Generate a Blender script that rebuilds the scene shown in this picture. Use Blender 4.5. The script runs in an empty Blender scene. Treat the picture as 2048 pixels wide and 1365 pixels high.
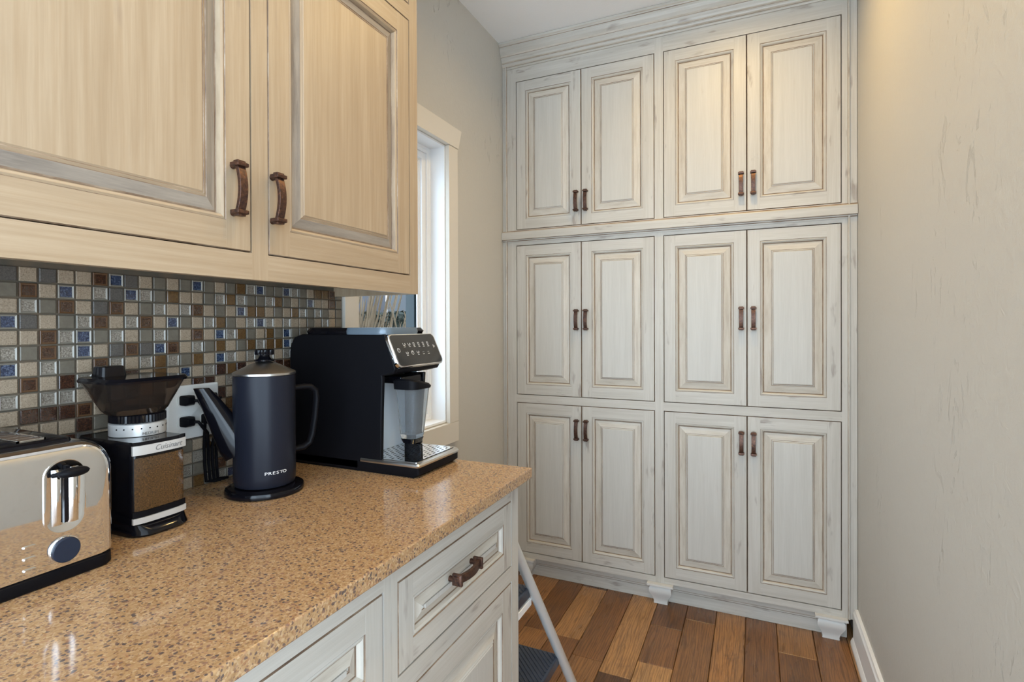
import bpy, math, random
from mathutils import Vector, Matrix
random.seed(7)
S = bpy.context.scene
COL = S.collection

# ------------------------------------------------------------------ camera
YAW, PIT, ROL, F_PX, CY, H = 0.4257, -0.0049, -0.0036, 1073.6, 656.9, 1.283
_c, _s = math.cos(YAW), math.sin(YAW)
_R = Vector((_c, _s, 0)); _F = Vector((-_s, _c, 0)); _Z = Vector((0, 0, 1))
F2 = _F * math.cos(PIT) + _Z * math.sin(PIT)
Z2 = -_F * math.sin(PIT) + _Z * math.cos(PIT)
RR = _R * math.cos(ROL) + Z2 * math.sin(ROL)
ZR = -_R * math.sin(ROL) + Z2 * math.cos(ROL)
cam = bpy.data.objects.new('camera', bpy.data.cameras.new('camera'))
COL.objects.link(cam)
cam.data.sensor_width = 36.0
cam.data.lens = F_PX / 2048 * 36
cam.data.shift_y = (CY - 682.5) / 2048
cam.data.clip_start = 0.02
M = Matrix.Identity(4)
for i in range(3):
    M[i][0] = RR[i]; M[i][1] = ZR[i]; M[i][2] = -F2[i]
M[2][3] = H
cam.matrix_world = M
S.camera = cam

# ------------------------------------------------------------------ view, world, lights
S.view_settings.view_transform = 'Standard'
S.view_settings.look = 'None'
S.view_settings.gamma = 1
S.view_settings.use_curve_mapping = False
S.view_settings.exposure = -0.50

W = bpy.data.worlds.new('sky'); S.world = W; W.use_nodes = True
wn = W.node_tree.nodes; wl = W.node_tree.links
bg = wn['Background']
bg.inputs['Color'].default_value = (0.68, 0.84, 1.0, 1)
bg.inputs['Strength'].default_value = 8.5

def area(name, loc, tgt, sx, sy, power, col, spread=180, shape='RECTANGLE'):
    l = bpy.data.lights.new(name, 'AREA'); l.shape = shape; l.size = sx; l.size_y = sy
    l.energy = power; l.color = col; l.spread = math.radians(spread)
    o = bpy.data.objects.new(name, l); COL.objects.link(o); o.location = loc
    d = Vector(tgt) - Vector(loc)
    o.rotation_euler = d.to_track_quat('-Z', 'Y').to_euler()
    return o
WARM = (1.0, 0.68, 0.26)
area('downlight_near', (-0.12, 0.95, 2.712), (-0.12, 0.95, 0), .12, .12, 8.0, WARM, 140, 'DISK')
area('downlight_far', (-0.10, 1.90, 2.712), (-0.10, 1.90, 0), .12, .12, 11.5, WARM, 160, 'DISK')
area('kitchen_daylight', (-0.3, -2.6, 1.3), (-0.3, 0, 2.1), 1.8, 2.2, 46, (0.68, 0.84, 1.0))
area('added_side_fill', (3.0, -1.1, 1.45), (-.9, .9, 1.1), 2.0, 2.0, 56, (0.72, 0.86, 1.0))  # unseen lamp added beyond the right wall to brighten the cabinet fronts
p = area('window_portal', (-1.42, 1.69, 1.46), (0, 1.69, 1.46), .58, 1.2, 1, (1, 1, 1)); p.data.cycles.is_portal = True

# ------------------------------------------------------------------ tagging
def tag(o, label=None, cat=None, group=None, kind=None):
    if label: o['label'] = label
    if cat: o['category'] = cat
    if group: o['group'] = group
    if kind: o['kind'] = kind
    return o
def thing(name, label, cat, loc=(0, 0, 0), rz=0, group=None):
    o = bpy.data.objects.new(name, None); COL.objects.link(o)
    o.empty_display_size = .05; o.location = loc; o.rotation_euler = (0, 0, rz)
    return tag(o, label, cat, group)

# ------------------------------------------------------------------ mesh builder
class MB:
    def __init__(s): s.v = []; s.f = []; s.m = []; s.uv = []; s.g = 2; s.off = (random.random()*7, random.random()*7)
    def _uv(s, p, g):
        o = [i for i in range(3) if i != g]
        return (p[o[0]] + p[o[1]] + s.off[0], p[g] + s.off[1])
    def face(s, pts, m=0, g=None):
        g = s.g if g is None else g
        b = len(s.v); s.v += [tuple(p) for p in pts]; s.f.append(tuple(range(b, b + len(pts)))); s.m.append(m)
        s.uv.append([s._uv(p, g) for p in pts])
    def box(s, x0, x1, y0, y1, z0, z1, m=0, g=None):
        P = lambda a, b, c: ((x0, x1)[a], (y0, y1)[b], (z0, z1)[c])
        for q in (((0,0,0),(1,0,0),(1,0,1),(0,0,1)), ((1,1,0),(0,1,0),(0,1,1),(1,1,1)), ((0,1,0),(0,0,0),(0,0,1),(0,1,1)),
                  ((1,0,0),(1,1,0),(1,1,1),(1,0,1)), ((0,0,1),(1,0,1),(1,1,1),(0,1,1)), ((0,1,0),(1,1,0),(1,0,0),(0,0,0))):
            s.face([P(*a) for a in q], m, g)
    def prism(s, prof, a0, a1, ax='y', m=0, mats=None, g=None, caps=True):
        """prof: closed 2D loop; ax = axis of extrusion; 2D coords are the other two axes in order"""
        def P(p, a):
            if ax == 'x': return (a, p[0], p[1])
            if ax == 'y': return (p[0], a, p[1])
            return (p[0], p[1], a)
        n = len(prof)
        for i in range(n):
            q = prof[(i + 1) % n]; p = prof[i]
            s.face([P(p, a0), P(q, a0), P(q, a1), P(p, a1)], mats[i] if mats else m, g)
        if caps:
            s.face([P(p, a0) for p in prof][::-1], m, g); s.face([P(p, a1) for p in prof], m, g)
    def loft(s, rings, m=0, caps=True, closed=True, mats=None):
        n = len(rings[0])
        for k in range(len(rings) - 1):
            a, b = rings[k], rings[k + 1]
            for i in range(n if closed else n - 1):
                j = (i + 1) % n
                s.face([a[i], a[j], b[j], b[i]], mats[k] if mats else m)
        if caps:
            s.face(list(rings[0])[::-1], mats[0] if mats else m); s.face(rings[-1], mats[-1] if mats else m)
    def lathe(s, c, prof, n=40, m=0, mats=None, ax='z', caps=True):
        rings = []
        for r, h in prof:
            ring = []
            for i in range(n):
                t = 2 * math.pi * i / n; a, b = r * math.cos(t), r * math.sin(t)
                if ax == 'z': ring.append((c[0] + a, c[1] + b, c[2] + h))
                elif ax == 'x': ring.append((c[0] + h, c[1] + a, c[2] + b))
                else: ring.append((c[0] + b, c[1] + h, c[2] + a))
            rings.append(ring)
        s.loft(rings, m, caps, True, mats)
    def tube(s, pts, r, n=10, m=0, caps=True, flat=None):
        pts = [Vector(p) for p in pts]; rings = []
        up = Vector((0, 0, 1)) if abs((pts[1] - pts[0]).normalized().z) < .9 else Vector((0, 1, 0))
        for i, p in enumerate(pts):
            t = (pts[min(i + 1, len(pts) - 1)] - pts[max(i - 1, 0)]).normalized()
            a = t.cross(up).normalized(); b = a.cross(t).normalized(); up = b
            rr = r[i] if isinstance(r, (list, tuple)) else r
            r1, r2 = (rr, rr) if flat is None else (rr, rr * flat)
            rings.append([tuple(p + a * r1 * math.cos(2*math.pi*k/n) + b * r2 * math.sin(2*math.pi*k/n)) for k in range(n)])
        s.loft(rings, m, caps)
    def frame(s, x0, x1, z0, z1, bands, m=0, close=False):
        """nested rectangular rings in the XZ plane facing -y. bands: [(inset, y, mat of band from previous)]"""
        def rect(i): return [(x0 + i, z0 + i), (x1 - i, z0 + i), (x1 - i, z1 - i), (x0 + i, z1 - i)]
        for k in range(1, len(bands)):
            (i0, y0, _), (i1, y1, mm) = bands[k - 1], bands[k]
            A, B = rect(i0), rect(i1)
            for e in range(4):
                f = (e + 1) % 4
                s.face([(A[e][0], y0, A[e][1]), (A[f][0], y0, A[f][1]), (B[f][0], y1, B[f][1]), (B[e][0], y1, B[e][1])], mm, 0 if e in (0, 2) else 2)
        if close:
            B = rect(bands[-1][0]); y = bands[-1][1]
            s.face([(q[0], y, q[1]) for q in B], m, 2)
    def build(s, name, mats, parent=None, origin=(0, 0, 0), smooth=None, bevel=None, loc=None, merge=True):
        me = bpy.data.meshes.new(name)
        o = origin
        me.from_pydata([(v[0]-o[0], v[1]-o[1], v[2]-o[2]) for v in s.v], [], s.f)
        uvl = me.uv_layers.new(name='UVMap')
        flat = [c for f in s.uv for uv in f for c in uv]
        uvl.data.foreach_set('uv', flat)
        if not isinstance(mats, (list, tuple)): mats = [mats]
        for m in mats: me.materials.append(m)
        me.polygons.foreach_set('material_index', s.m)
        if merge or smooth:
            import bmesh
            bm = bmesh.new(); bm.from_mesh(me); bmesh.ops.remove_doubles(bm, verts=bm.verts, dist=1e-5)
            bmesh.ops.recalc_face_normals(bm, faces=bm.faces)
            bm.to_mesh(me); bm.free()
        if smooth:
            me.polygons.foreach_set('use_smooth', [True] * len(me.polygons))
            me.set_sharp_from_angle(angle=math.radians(smooth))
        me.update()
        ob = bpy.data.objects.new(name, me); COL.objects.link(ob)
        if parent: ob.parent = parent
        if loc: ob.location = loc
        if bevel:
            b = ob.modifiers.new('bevel', 'BEVEL'); b.width = bevel; b.segments = 3; b.limit_method = 'ANGLE'; b.angle_limit = math.radians(40)
            b.harden_normals = False
            me.polygons.foreach_set('use_smooth', [True] * len(me.polygons)); me.set_sharp_from_angle(angle=math.radians(50))
        return ob

def rrect(x0, x1, y0, y1, r, n=6):
    """rounded rectangle loop, ccw"""
    if not isinstance(r, (list, tuple)): r = [r] * 4
    out = []
    for (cx, cy, a0, rr) in ((x1 - r[0], y0 + r[0], -90, r[0]), (x1 - r[1], y1 - r[1], 0, r[1]), (x0 + r[2], y1 - r[2], 90, r[2]), (x0 + r[3], y0 + r[3], 180, r[3])):
        for k in range(n + 1):
            t = math.radians(a0 + 90 * k / n); out.append((cx + rr * math.cos(t), cy + rr * math.sin(t)))
    return out

# ------------------------------------------------------------------ materials
def mat(name, col, rough=.5, metal=0., **kw):
    m = bpy.data.materials.new(name); m.use_nodes = True
    b = m.node_tree.nodes['Principled BSDF']
    b.inputs['Base Color'].default_value = (*col, 1); b.inputs['Roughness'].default_value = rough; b.inputs['Metallic'].default_value = metal
    for k, v in kw.items(): b.inputs[k].default_value = v
    return m
class NT:
    def __init__(s, m): s.m = m; s.n = m.node_tree.nodes; s.l = m.node_tree.links; s.b = s.n['Principled BSDF']
    def add(s, t, **kw):
        n = s.n.new(t)
        for k, v in kw.items(): setattr(n, k, v)
        return n
    def link(s, a, b): s.l.new(a, b)
    def coord(s, kind='Object', scale=(1, 1, 1), rand=True):
        tc = s.add('ShaderNodeTexCoord'); mp = s.add('ShaderNodeMapping'); mp.inputs['Scale'].default_value = scale
        src = tc.outputs[kind]
        if rand:
            oi = s.add('ShaderNodeObjectInfo'); sc = s.add('ShaderNodeVectorMath', operation='SCALE'); sc.inputs[0].default_value = (17.3, 9.1, 13.7)
            s.link(oi.outputs['Random'], sc.inputs['Scale'])
            ad = s.add('ShaderNodeVectorMath', operation='ADD'); s.link(src, ad.inputs[0]); s.link(sc.outputs[0], ad.inputs[1]); src = ad.outputs[0]
        s.link(src, mp.inputs['Vector']); return mp.outputs[0]
    def noise(s, vec, scale, detail=4, rough=.55, dist=0.):
        n = s.add('ShaderNodeTexNoise'); n.inputs['Scale'].default_value = scale; n.inputs['Detail'].default_value = detail
        n.inputs['Roughness'].default_value = rough; n.inputs['Distortion'].default_value = dist; s.link(vec, n.inputs['Vector']); return n.outputs['Fac']
    def ramp(s, fac, stops):
        r = s.add('ShaderNodeValToRGB'); e = r.color_ramp.elements
        while len(e) < len(stops): e.new(.5)
        for x, (p, c) in zip(e, stops):
            x.position = p; x.color = (*c, 1) if isinstance(c, (tuple, list)) else (c, c, c, 1)
        s.link(fac, r.inputs[0]); return r.outputs[0]
    def mix(s, fac, a, b, mode='MIX'):
        n = s.add('ShaderNodeMix', data_type='RGBA', blend_type=mode)
        for v, i in ((fac, 0), (a, 6), (b, 7)):
            if isinstance(v, (float, int)): n.inputs[i].default_value = v
            elif isinstance(v, tuple): n.inputs[i].default_value = (*v, 1)
            else: s.link(v, n.inputs[i])
        return n.outputs[2]
    def mul(s, a, b):
        n = s.add('ShaderNodeMath', operation='MULTIPLY')
        for v, i in ((a, 0), (b, 1)):
            if isinstance(v, (float, int)): n.inputs[i].default_value = v
            else: s.link(v, n.inputs[i])
        return n.outputs[0]
    def bump(s, h, strength=.3, dist=.002):
        n = s.add('ShaderNodeBump'); n.inputs['Strength'].default_value = strength; n.inputs['Distance'].default_value = dist
        s.link(h, n.inputs['Height']); s.link(n.outputs[0], s.b.inputs['Normal'])
    def color(s, c): s.link(c, s.b.inputs['Base Color'])

def paint(name, base, streak, worn, worn_amt=.7, lo=.66, rough=.42, sk=.5):
    m = mat(name, base, rough); t = NT(m)
    v1 = t.coord('UV', (150, 4, 1)); v2 = t.coord('UV', (34, 1.6, 1)); v3 = t.coord('UV', (30, 7, 1)); v4 = t.coord('UV', (600, 12, 1))
    a = t.ramp(t.noise(v1, 1, 5, .6), [(.38, 0.), (.68, 1.)])
    b = t.ramp(t.noise(v2, 1, 4, .6, .6), [(.40, 0.), (.72, 1.)])
    f = t.ramp(t.noise(v4, 1, 3, .6), [(.3, 0.), (.75, 1.)])
    c = t.mix(t.mul(a, sk), base, streak)
    c = t.mix(t.mul(b, sk * .9), c, tuple(x * .86 for x in streak))
    c = t.mix(t.mul(f, .16), c, tuple(x * .6 for x in streak))
    w = t.mul(t.ramp(t.noise(v3, 1, 3, .5), [(lo, 0.), (lo + .09, 1.)]), t.ramp(t.noise(v4, 1, 4, .7), [(.32, 0.25), (.62, 1.)]))
    c = t.mix(t.mul(w, worn_amt), c, worn)
    t.color(c); t.bump(a, .08, .0006)
    return m
CREAM = paint('glazed_cream_paint', (.555, .525, .47), (.44, .40, .335), (.18, .13, .105), .7, .63)
CREAM_FIELD = paint('glazed_cream_panel', (.55, .525, .475), (.465, .437, .38), (.35, .29, .23), .3, .70, sk=.34)
UPPER = paint('glazed_beige_paint', (.43, .325, .215), (.33, .225, .13), (.26, .19, .14), .5, .69, sk=.55)
GLAZE = mat('brown_glaze_in_grooves', (.20, .13, .085), .5); t = NT(GLAZE)
v = t.coord('UV', (40, 9, 1)); t.color(t.ramp(t.noise(v, 1, 5, .7), [(.30, (.44, .35, .26)), (.52, (.23, .155, .10)), (.75, (.10, .065, .05))]))
GLZ2 = mat('light_glaze_wash', (.4, .32, .25), .5); t = NT(GLZ2)
v = t.coord('UV', (60, 6, 1)); t.color(t.ramp(t.noise(v, 1, 5, .7), [(.34, (.58, .535, .465)), (.56, (.50, .45, .375)), (.80, (.36, .30, .24))]))
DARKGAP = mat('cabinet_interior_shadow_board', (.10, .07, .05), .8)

BRONZE = mat('rubbed_bronze', (.15, .07, .045), .42, .75); t = NT(BRONZE)
v = t.coord('Object', (1, 1, 1)); t.color(t.ramp(t.noise(v, 160, 6, .7), [(.38, (.055, .034, .030)), (.58, (.125, .062, .040)), (.76, (.26, .13, .075))])); t.bump(t.noise(v, 300, 3), .25, .0006)

WALL = mat('greige_wall_paint', (.54, .512, .458), .6); t = NT(WALL)
v = t.coord('Object', (1, 1, 1), False)
n1 = t.noise(v, 28, 6, .62, .5)
v2 = t.coord('Object', (7, 7, 2.6), False); n2 = t.ramp(t.noise(v2, 2.2, 7, .72, 1.6), [(.60, 0.), (.625, 1.), (.65, 0.), (.66, 0.)])
v3 = t.coord('Object', (1.1, 1.1, .9), False); reg = t.ramp(t.noise(v3, 1.4, 2, .5), [(.50, 0.), (.6, 1.)])
ml = t.mul(n2, reg); ad = t.add('ShaderNodeMath', operation='MULTIPLY_ADD'); t.link(ml, ad.inputs[0]); ad.inputs[1].default_value = -1.0; t.link(n1, ad.inputs[2])
t.bump(ad.outputs[0], .6, .004)
CEIL = mat('ceiling_paint', (.90, .90, .90), .7); t = NT(CEIL)
v = t.coord('Object', (1, 1, 1), False); t.bump(t.noise(v, 160, 4, .7), .35, .002)
TRIM = mat('beige_trim_paint', (.70, .65, .57), .4)
WHITE = mat('white_trim_paint', (.86, .86, .85), .35)
WSASH = mat('white_window_paint', (.88, .89, .90), .3)
TEAL = mat('dark_teal_cladding', (.010, .026, .032), .5)

# floor plank
OAK = mat('hand_scraped_oak', (.3, .16, .07), .30); t = NT(OAK)
v = t.coord('Object', (9, 1.1, 1)); g1 = t.noise(v, 1.6, 3, .5, .8)
wv = t.add('ShaderNodeTexWave', wave_type='RINGS', rings_direction='Y'); wv.inputs['Scale'].default_value = 1.3; wv.inputs['Distortion'].default_value = 22; wv.inputs['Detail'].default_value = 3; wv.inputs['Detail Scale'].default_value = .45; wv.inputs['Detail Roughness'].default_value = .6
vw = t.coord('Object', (25, 2.3, 1)); t.link(vw, wv.inputs['Vector'])
vf = t.coord('Object', (110, 7, 1)); g2 = t.noise(vf, 1.5, 6, .7)
vk = t.coord('Object', (2.2, 1.6, 1)); kn = t.noise(vk, 3.2, 4, .6, .4)
oi = t.add('ShaderNodeObjectInfo')
base = t.ramp(oi.outputs['Random'], [(0, (.085, .038, .015)), (.25, (.225, .104, .038)), (.5, (.165, .074, .027)), (.75, (.30, .148, .055)), (1, (.42, .235, .098))])
c = t.mix(t.ramp(g1, [(.35, 0.), (.7, 1.)]), base, t.mix(1.0, base, (1.45, 1.35, 1.15), 'MULTIPLY'))
c = t.mix(t.mul(t.ramp(wv.outputs['Fac'], [(.0, 1.), (.38, 0.)]), .55), c, t.mix(1., base, (.38, .34, .32), 'MULTIPLY'))
c = t.mix(t.mul(t.ramp(g2, [(.36, 1.), (.55, 0.)]), .6), c, t.mix(1., base, (.45, .40, .38), 'MULTIPLY'))
c = t.mix(t.mul(t.ramp(kn, [(.60, 0.), (.75, 1.)]), .7), c, (.045, .022, .014))
t.color(c); t.bump(g2, .18, .0012)
t.link(t.ramp(g1, [(.3, .24), (.7, .38)]), t.b.inputs['Roughness'])
SUBF = mat('dark_subfloor_gap', (.03, .015, .008), .8)

# quartz
QTZ = mat('speckled_quartz', (.5, .36, .24), .10); t = NT(QTZ)
v0 = t.coord('Object', (1, 1, 1), False)
nd = t.add('ShaderNodeTexNoise'); nd.inputs['Scale'].default_value = 120; t.link(v0, nd.inputs['Vector'])
sc_ = t.add('ShaderNodeVectorMath', operation='MULTIPLY_ADD'); t.link(nd.outputs['Color'], sc_.inputs[0]); sc_.inputs[1].default_value = (.006, .006, .006); t.link(v0, sc_.inputs[2]); v = sc_.outputs[0]
def vor(sc, rnd=1.):
    n = t.add('ShaderNodeTexVoronoi'); n.inputs['Scale'].default_value = sc; n.inputs['Randomness'].default_value = rnd; t.link(v, n.inputs['Vector']); return n
vc = vor(330); sp = t.add('ShaderNodeSeparateColor'); t.link(vc.outputs['Color'], sp.inputs[0])
c = t.ramp(sp.outputs[0], [(.0, (.28, .155, .072)), (.3, (.425, .265, .13)), (.55, (.355, .21, .10)), (.8, (.50, .34, .19)), (1, (.32, .16, .08))])
vd = vor(165); sd = t.add('ShaderNodeSeparateColor'); t.link(vd.outputs['Color'], sd.inputs[0])
dk = t.mul(t.ramp(vd.outputs['Distance'], [(.36, 1.), (.43, 0.)]), t.ramp(sd.outputs[1], [(.40, 0.), (.42, 1.)]))
c = t.mix(t.mul(dk, .85), c, t.ramp(sd.outputs[2], [(0, (.055, .05, .06)), (.6, (.13, .085, .07)), (1, (.24, .13, .09))]))
ve = vor(300); se = t.add('ShaderNodeSeparateColor'); t.link(ve.outputs['Color'], se.inputs[0])
dk2 = t.mul(t.ramp(ve.outputs['Distance'], [(.34, 1.), (.42, 0.)]), t.ramp(se.outputs[1], [(.74, 0.), (.76, 1.)]))
c = t.mix(t.mul(dk2, .7), c, (.17, .10, .075))
t.color(c)

# tiles
def tilemat(name, c1, c2, c3, rough, sc, edge=None, bump=.2, metal=0., coat=0.):
    m = mat(name, c1, rough, metal); t = NT(m); v = t.coord('Object', (1, 1, 1))
    n = t.noise(v, sc, 6, .75, .3); c = t.ramp(n, [(.33, c2), (.5, c1), (.68, c3)])
    t.color(c); t.bump(n, bump, .001); t.b.inputs['Coat Weight'].default_value = coat; t.b.inputs['Coat Roughness'].default_value = .08
    return m
T_CREAM = tilemat('travertine_speckle', (.33, .255, .175), (.16, .112, .07), (.43, .34, .245), .55, 420, bump=.5)
T_GREY = tilemat('frosted_grey_glass', (.145, .126, .095), (.125, .108, .08), (.165, .145, .11), .35, 90, bump=.05)
T_BLUE = tilemat('blue_crackle_glaze', (.020, .036, .080), (.006, .009, .022), (.16, .21, .30), .2, 330, coat=.8)
T_SILV = tilemat('silver_crackle_glaze', (.23, .20, .16), (.07, .055, .045), (.44, .40, .34), .25, 360, coat=.7)
T_BRWN = tilemat('dark_brown_glaze', (.045, .020, .012), (.018, .008, .006), (.095, .042, .022), .22, 320, coat=.8)
T_AMBR = tilemat('amber_brown_glaze', (.115, .060, .020), (.07, .034, .012), (.16, .09, .032), .25, 260, coat=.6)
T_DGRY = tilemat('dark_grey_slate', (.095, .085, .074), (.055, .048, .044), (.14, .125, .11), .4, 380)
T_RIMW = mat('pale_glazed_rim', (.27, .245, .20), .22)
T_RIMB = mat('rust_glazed_rim', (.11, .055, .025), .3)
GROUT = mat('brown_grey_grout', (.17, .145, .105), .85); t = NT(GROUT); v = t.coord('Object', (1, 1, 1)); t.color(t.ramp(t.noise(v, 24, 3), [(.4, (.09, .078, .058)), (.65, (.135, .10, .065))]))

CHROME = mat('polished_chrome', (.86, .86, .86), .045, 1.)
STEEL = mat('brushed_steel', (.66, .65, .63), .28, 1.); t = NT(STEEL); v = t.coord('Object', (3, 3, 300)); t.bump(t.noise(v, 3, 2), .05, .0004)
BLK = mat('matte_black_plastic', (.005, .005, .0065), .48)
BLKG = mat('glossy_black_plastic', (.004, .004, .006), .12)
BLKBLUE = mat('black_enamel', (.011, .0125, .020), .36, .0)
KNOB = mat('dark_blue_black_knob', (.018, .024, .04), .25)
SILV = mat('silver_plastic', (.62, .62, .61), .32, .35)
PLATE = mat('white_cover_plate', (.78, .78, .74), .35)
SMOKE = mat('smoky_clear_plastic', (.36, .30, .26), .05); SMOKE.node_tree.nodes['Principled BSDF'].inputs['Transmission Weight'].default_value = .97
SMOKE.node_tree.nodes['Principled BSDF'].inputs['IOR'].default_value = 1.15
CLEAR = mat('clear_grey_plastic', (.70, .73, .75), .05); CLEAR.node_tree.nodes['Principled BSDF'].inputs['Transmission Weight'].default_value = .92
CLEAR.node_tree.nodes['Principled BSDF'].inputs['IOR'].default_value = 1.2
GLASS = mat('window_glass', (1, 1, 1), 0.0); GLASS.node_tree.nodes['Principled BSDF'].inputs['Transmission Weight'].default_value = 1
GLASS.node_tree.nodes['Principled BSDF'].inputs['IOR'].default_value = 1.02
COFFEE = mat('ground_coffee_bin', (.22, .12, .045), .16); t = NT(COFFEE); v = t.coord('Object', (1, 1, 1)); t.color(t.ramp(t.noise(v, 420, 3, .6), [(.35, (.035, .018, .007)), (.6, (.085, .042, .013)), (.75, (.15, .08, .03))]))
t.b.inputs['Coat Weight'].default_value = .6
WHT = mat('white_print', (.85, .85, .85), .5)
GRYPRINT = mat('grey_print', (.16, .16, .16), .5)
for _m, _v in ((BLK, .10), (BLKG, .28), (BLKBLUE, .2), (KNOB, .2)): _m.node_tree.nodes['Principled BSDF'].inputs['Specular IOR Level'].default_value = _v
LADDER = mat('satin_aluminium', (.66, .66, .64), .35, .5)
LADBLUE = mat('dark_blue_step', (.022, .030, .050), .28)

def text(body, name, size, m, parent, origin, loc, rot, extrude=.0003, align='CENTER', shear=0., space=1.):
    cu = bpy.data.curves.new(name, 'FONT'); cu.body = body; cu.size = size; cu.extrude = extrude; cu.align_x = align; cu.shear = shear; cu.space_character = space; cu.resolution_u = 3
    tmp = bpy.data.objects.new('tmp', cu); COL.objects.link(tmp)
    bpy.context.view_layer.update()
    me = bpy.data.meshes.new_from_object(tmp.evaluated_get(bpy.context.evaluated_depsgraph_get()))
    bpy.data.objects.remove(tmp); me.name = name
    me.materials.clear(); me.materials.append(m)
    o = bpy.data.objects.new(name, me); COL.objects.link(o); o.parent = parent
    o.location = Vector(loc) - Vector(origin); o.rotation_euler = rot
    return o

# ================================================================== STRUCTURE
WX, RX, BY, ZC = -1.191, .371, 2.52, 2.722
Y0, Y1 = -1.6, 2.90
def structure(o): return tag(o, kind='structure')
# left wall around the window opening
OY0, OY1, OZ0, OZ1 = 1.378, 1.953, .876, 2.045
b = MB()
b.box(WX - .20, WX, Y0, OY0, 0, ZC); b.box(WX - .20, WX, OY1, Y1 + .1, 0, ZC)
b.box(WX - .20, WX, OY0, OY1, 0, OZ0); b.box(WX - .20, WX, OY0, OY1, OZ1, ZC)
structure(b.build('wall_left', WALL, merge=False))
YO = .16  # right wall cut short out of view to let the added side light in
b = MB(); b.box(RX, RX + .12, YO, Y1 + .1, -.015, ZC); structure(b.build('wall_right', WALL))
b = MB(); b.box(RX + .12, 3.4, YO, YO + .12, -.015, ZC); structure(b.build('wall_front_right', WALL))
b = MB(); b.box(WX, RX, Y1, Y1 + .1, -.015, ZC); structure(b.build('wall_back', WALL))
b = MB(); b.box(WX - .2, RX + .12, Y0, Y1 + .1, ZC, ZC + .1); b.box(RX + .12, 3.4, Y0, YO + .12, ZC, ZC + .1); structure(b.build('ceiling', CEIL))
# floor with planks
fl = MB(); fl.box(WX - .2, RX + .12, Y0, Y1 + .1, -.06, -.016); fl.box(RX + .12, 3.4, Y0, YO + .12, -.06, -.016); FLOOR = structure(fl.build('floor', SUBF))
xe = .371
edges = [-1.191, -1.146, -1.023, -.900, -.777, -.655, -.533, -.4125, -.2815, -.158, -.040, .080, .2155, .338, .371]
while xe < 3.3: xe += .1235; edges.append(round(xe, 4))
butts = {4: [1.42, 2.10, 2.545], 5: [.9, 1.545, 2.00], 6: [.75, 1.28, 1.94], 7: [.6, 1.15, 2.06, 2.335], 8: [.3, 1.10, 1.72, 2.44], 9: [.5, 1.35, 1.985, 2.75],
         10: [.2, .9, 1.62, 2.56], 11: [.4, 1.35, 2.34, 2.7], 12: [.7, 1.5, 2.12, 2.8], 13: [.9, 1.8], 3: [1.0, 2.105], 2: [1.5, 2.2]}
pi = 0
for i in range(len(edges) - 1):
    x0, x1 = edges[i], edges[i + 1]
    YE = Y1 if x1 < .38 else YO - .002
    ys = butts.get(i)
    st = [Y0]
    lim = min(ys) if ys else YE
    while st[-1] + .9 < lim - .3: st.append(st[-1] + random.uniform(.5, 1.1))
    for q in (ys or []): st.append(q)
    if not ys:
        while st[-1] < YE - .6: st.append(st[-1] + random.uniform(.5, 1.1))
    st = [q for q in st if q < YE - .05] + [YE]
    for k in range(len(st) - 1):
        g, bv = .0009, .0022
        y0, y1 = st[k] + g, st[k + 1] - g; a0, a1 = x0 + g, x1 - g
        if y1 - y0 < .03: continue
        cx, cy = (a0 + a1) / 2, (y0 + y1) / 2; dz = -random.random() * .0008
        m = MB()
        lo = [(a0, y0), (a1, y0), (a1, y1), (a0, y1)]; hi = [(a0 + bv, y0 + bv), (a1 - bv, y0 + bv), (a1 - bv, y1 - bv), (a0 + bv, y1 - bv)]
        m.loft([[(p[0]-cx, p[1]-cy, -.014) for p in lo], [(p[0]-cx, p[1]-cy, -.0022 + dz) for p in lo], [(p[0]-cx, p[1]-cy, dz) for p in hi]])
        m.build('plank', OAK, FLOOR, loc=(cx, cy, 0))
# baseboards
def baseboard(name, xw, sgn, y0, y1):
    m = MB(); t1, sh = .017, .026
    prof = [(0, 0), (sh, 0), (sh, .012), (sh - .003, .020), (t1 + .002, .028), (t1, .030), (t1, .128), (t1 - .004, .136), (t1 - .006, .144), (0, .144)]
    m.prism([(xw + sgn * p[0], p[1]) for p in prof], y0, y1, 'y'); return structure(m.build(name, WHITE))
baseboard('baseboard_right', RX, -1, YO, 2.512)
baseboard('baseboard_left', WX, 1, 1.31, 2.512)

# ================================================================== WINDOW
wm = MB()
def ring(m, x0, x1, i_out, i_in, mm=0):
    a, c, d, e = OY0 + i_out, OY1 - i_out, OZ0 + i_out, OZ1 - i_out
    k = i_in - i_out
    m.box(x0, x1, a, a + k, d, e, mm); m.box(x0, x1, c - k, c, d, e, mm); m.box(x0, x1, a + k, c - k, d, d + k, mm); m.box(x0, x1, a + k, c - k, e - k, e, mm)
ring(wm, WX - .07, WX - .001, .0, .008)
ring(wm, WX - .19, WX - .07, .0, .020)
WIN = structure(wm.build('window_1', WSASH, merge=False, bevel=.002))
m = MB(); ring(m, WX - .083, WX - .071, .0203, .034); m.build('window_stop', WSASH, WIN, merge=False, bevel=.003)
m = MB(); ring(m, WX - .108, WX - .078, .0345, .062); ring(m, WX - .100, WX - .088, .062, .070); ring(m, WX - .098, WX - .092, .070, .077)
m.build('sash', WSASH, WIN, merge=False, bevel=.002)
m = MB(); m.box(WX - .097, WX - .093, OY0 + .075, OY1 - .075, OZ0 + .075, OZ1 - .075); m.build('pane', GLASS, WIN)
m = MB(); ring(m, WX - .150, WX - .109, .050, .078); m.build('exterior_cladding', TEAL, WIN, merge=False)
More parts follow.
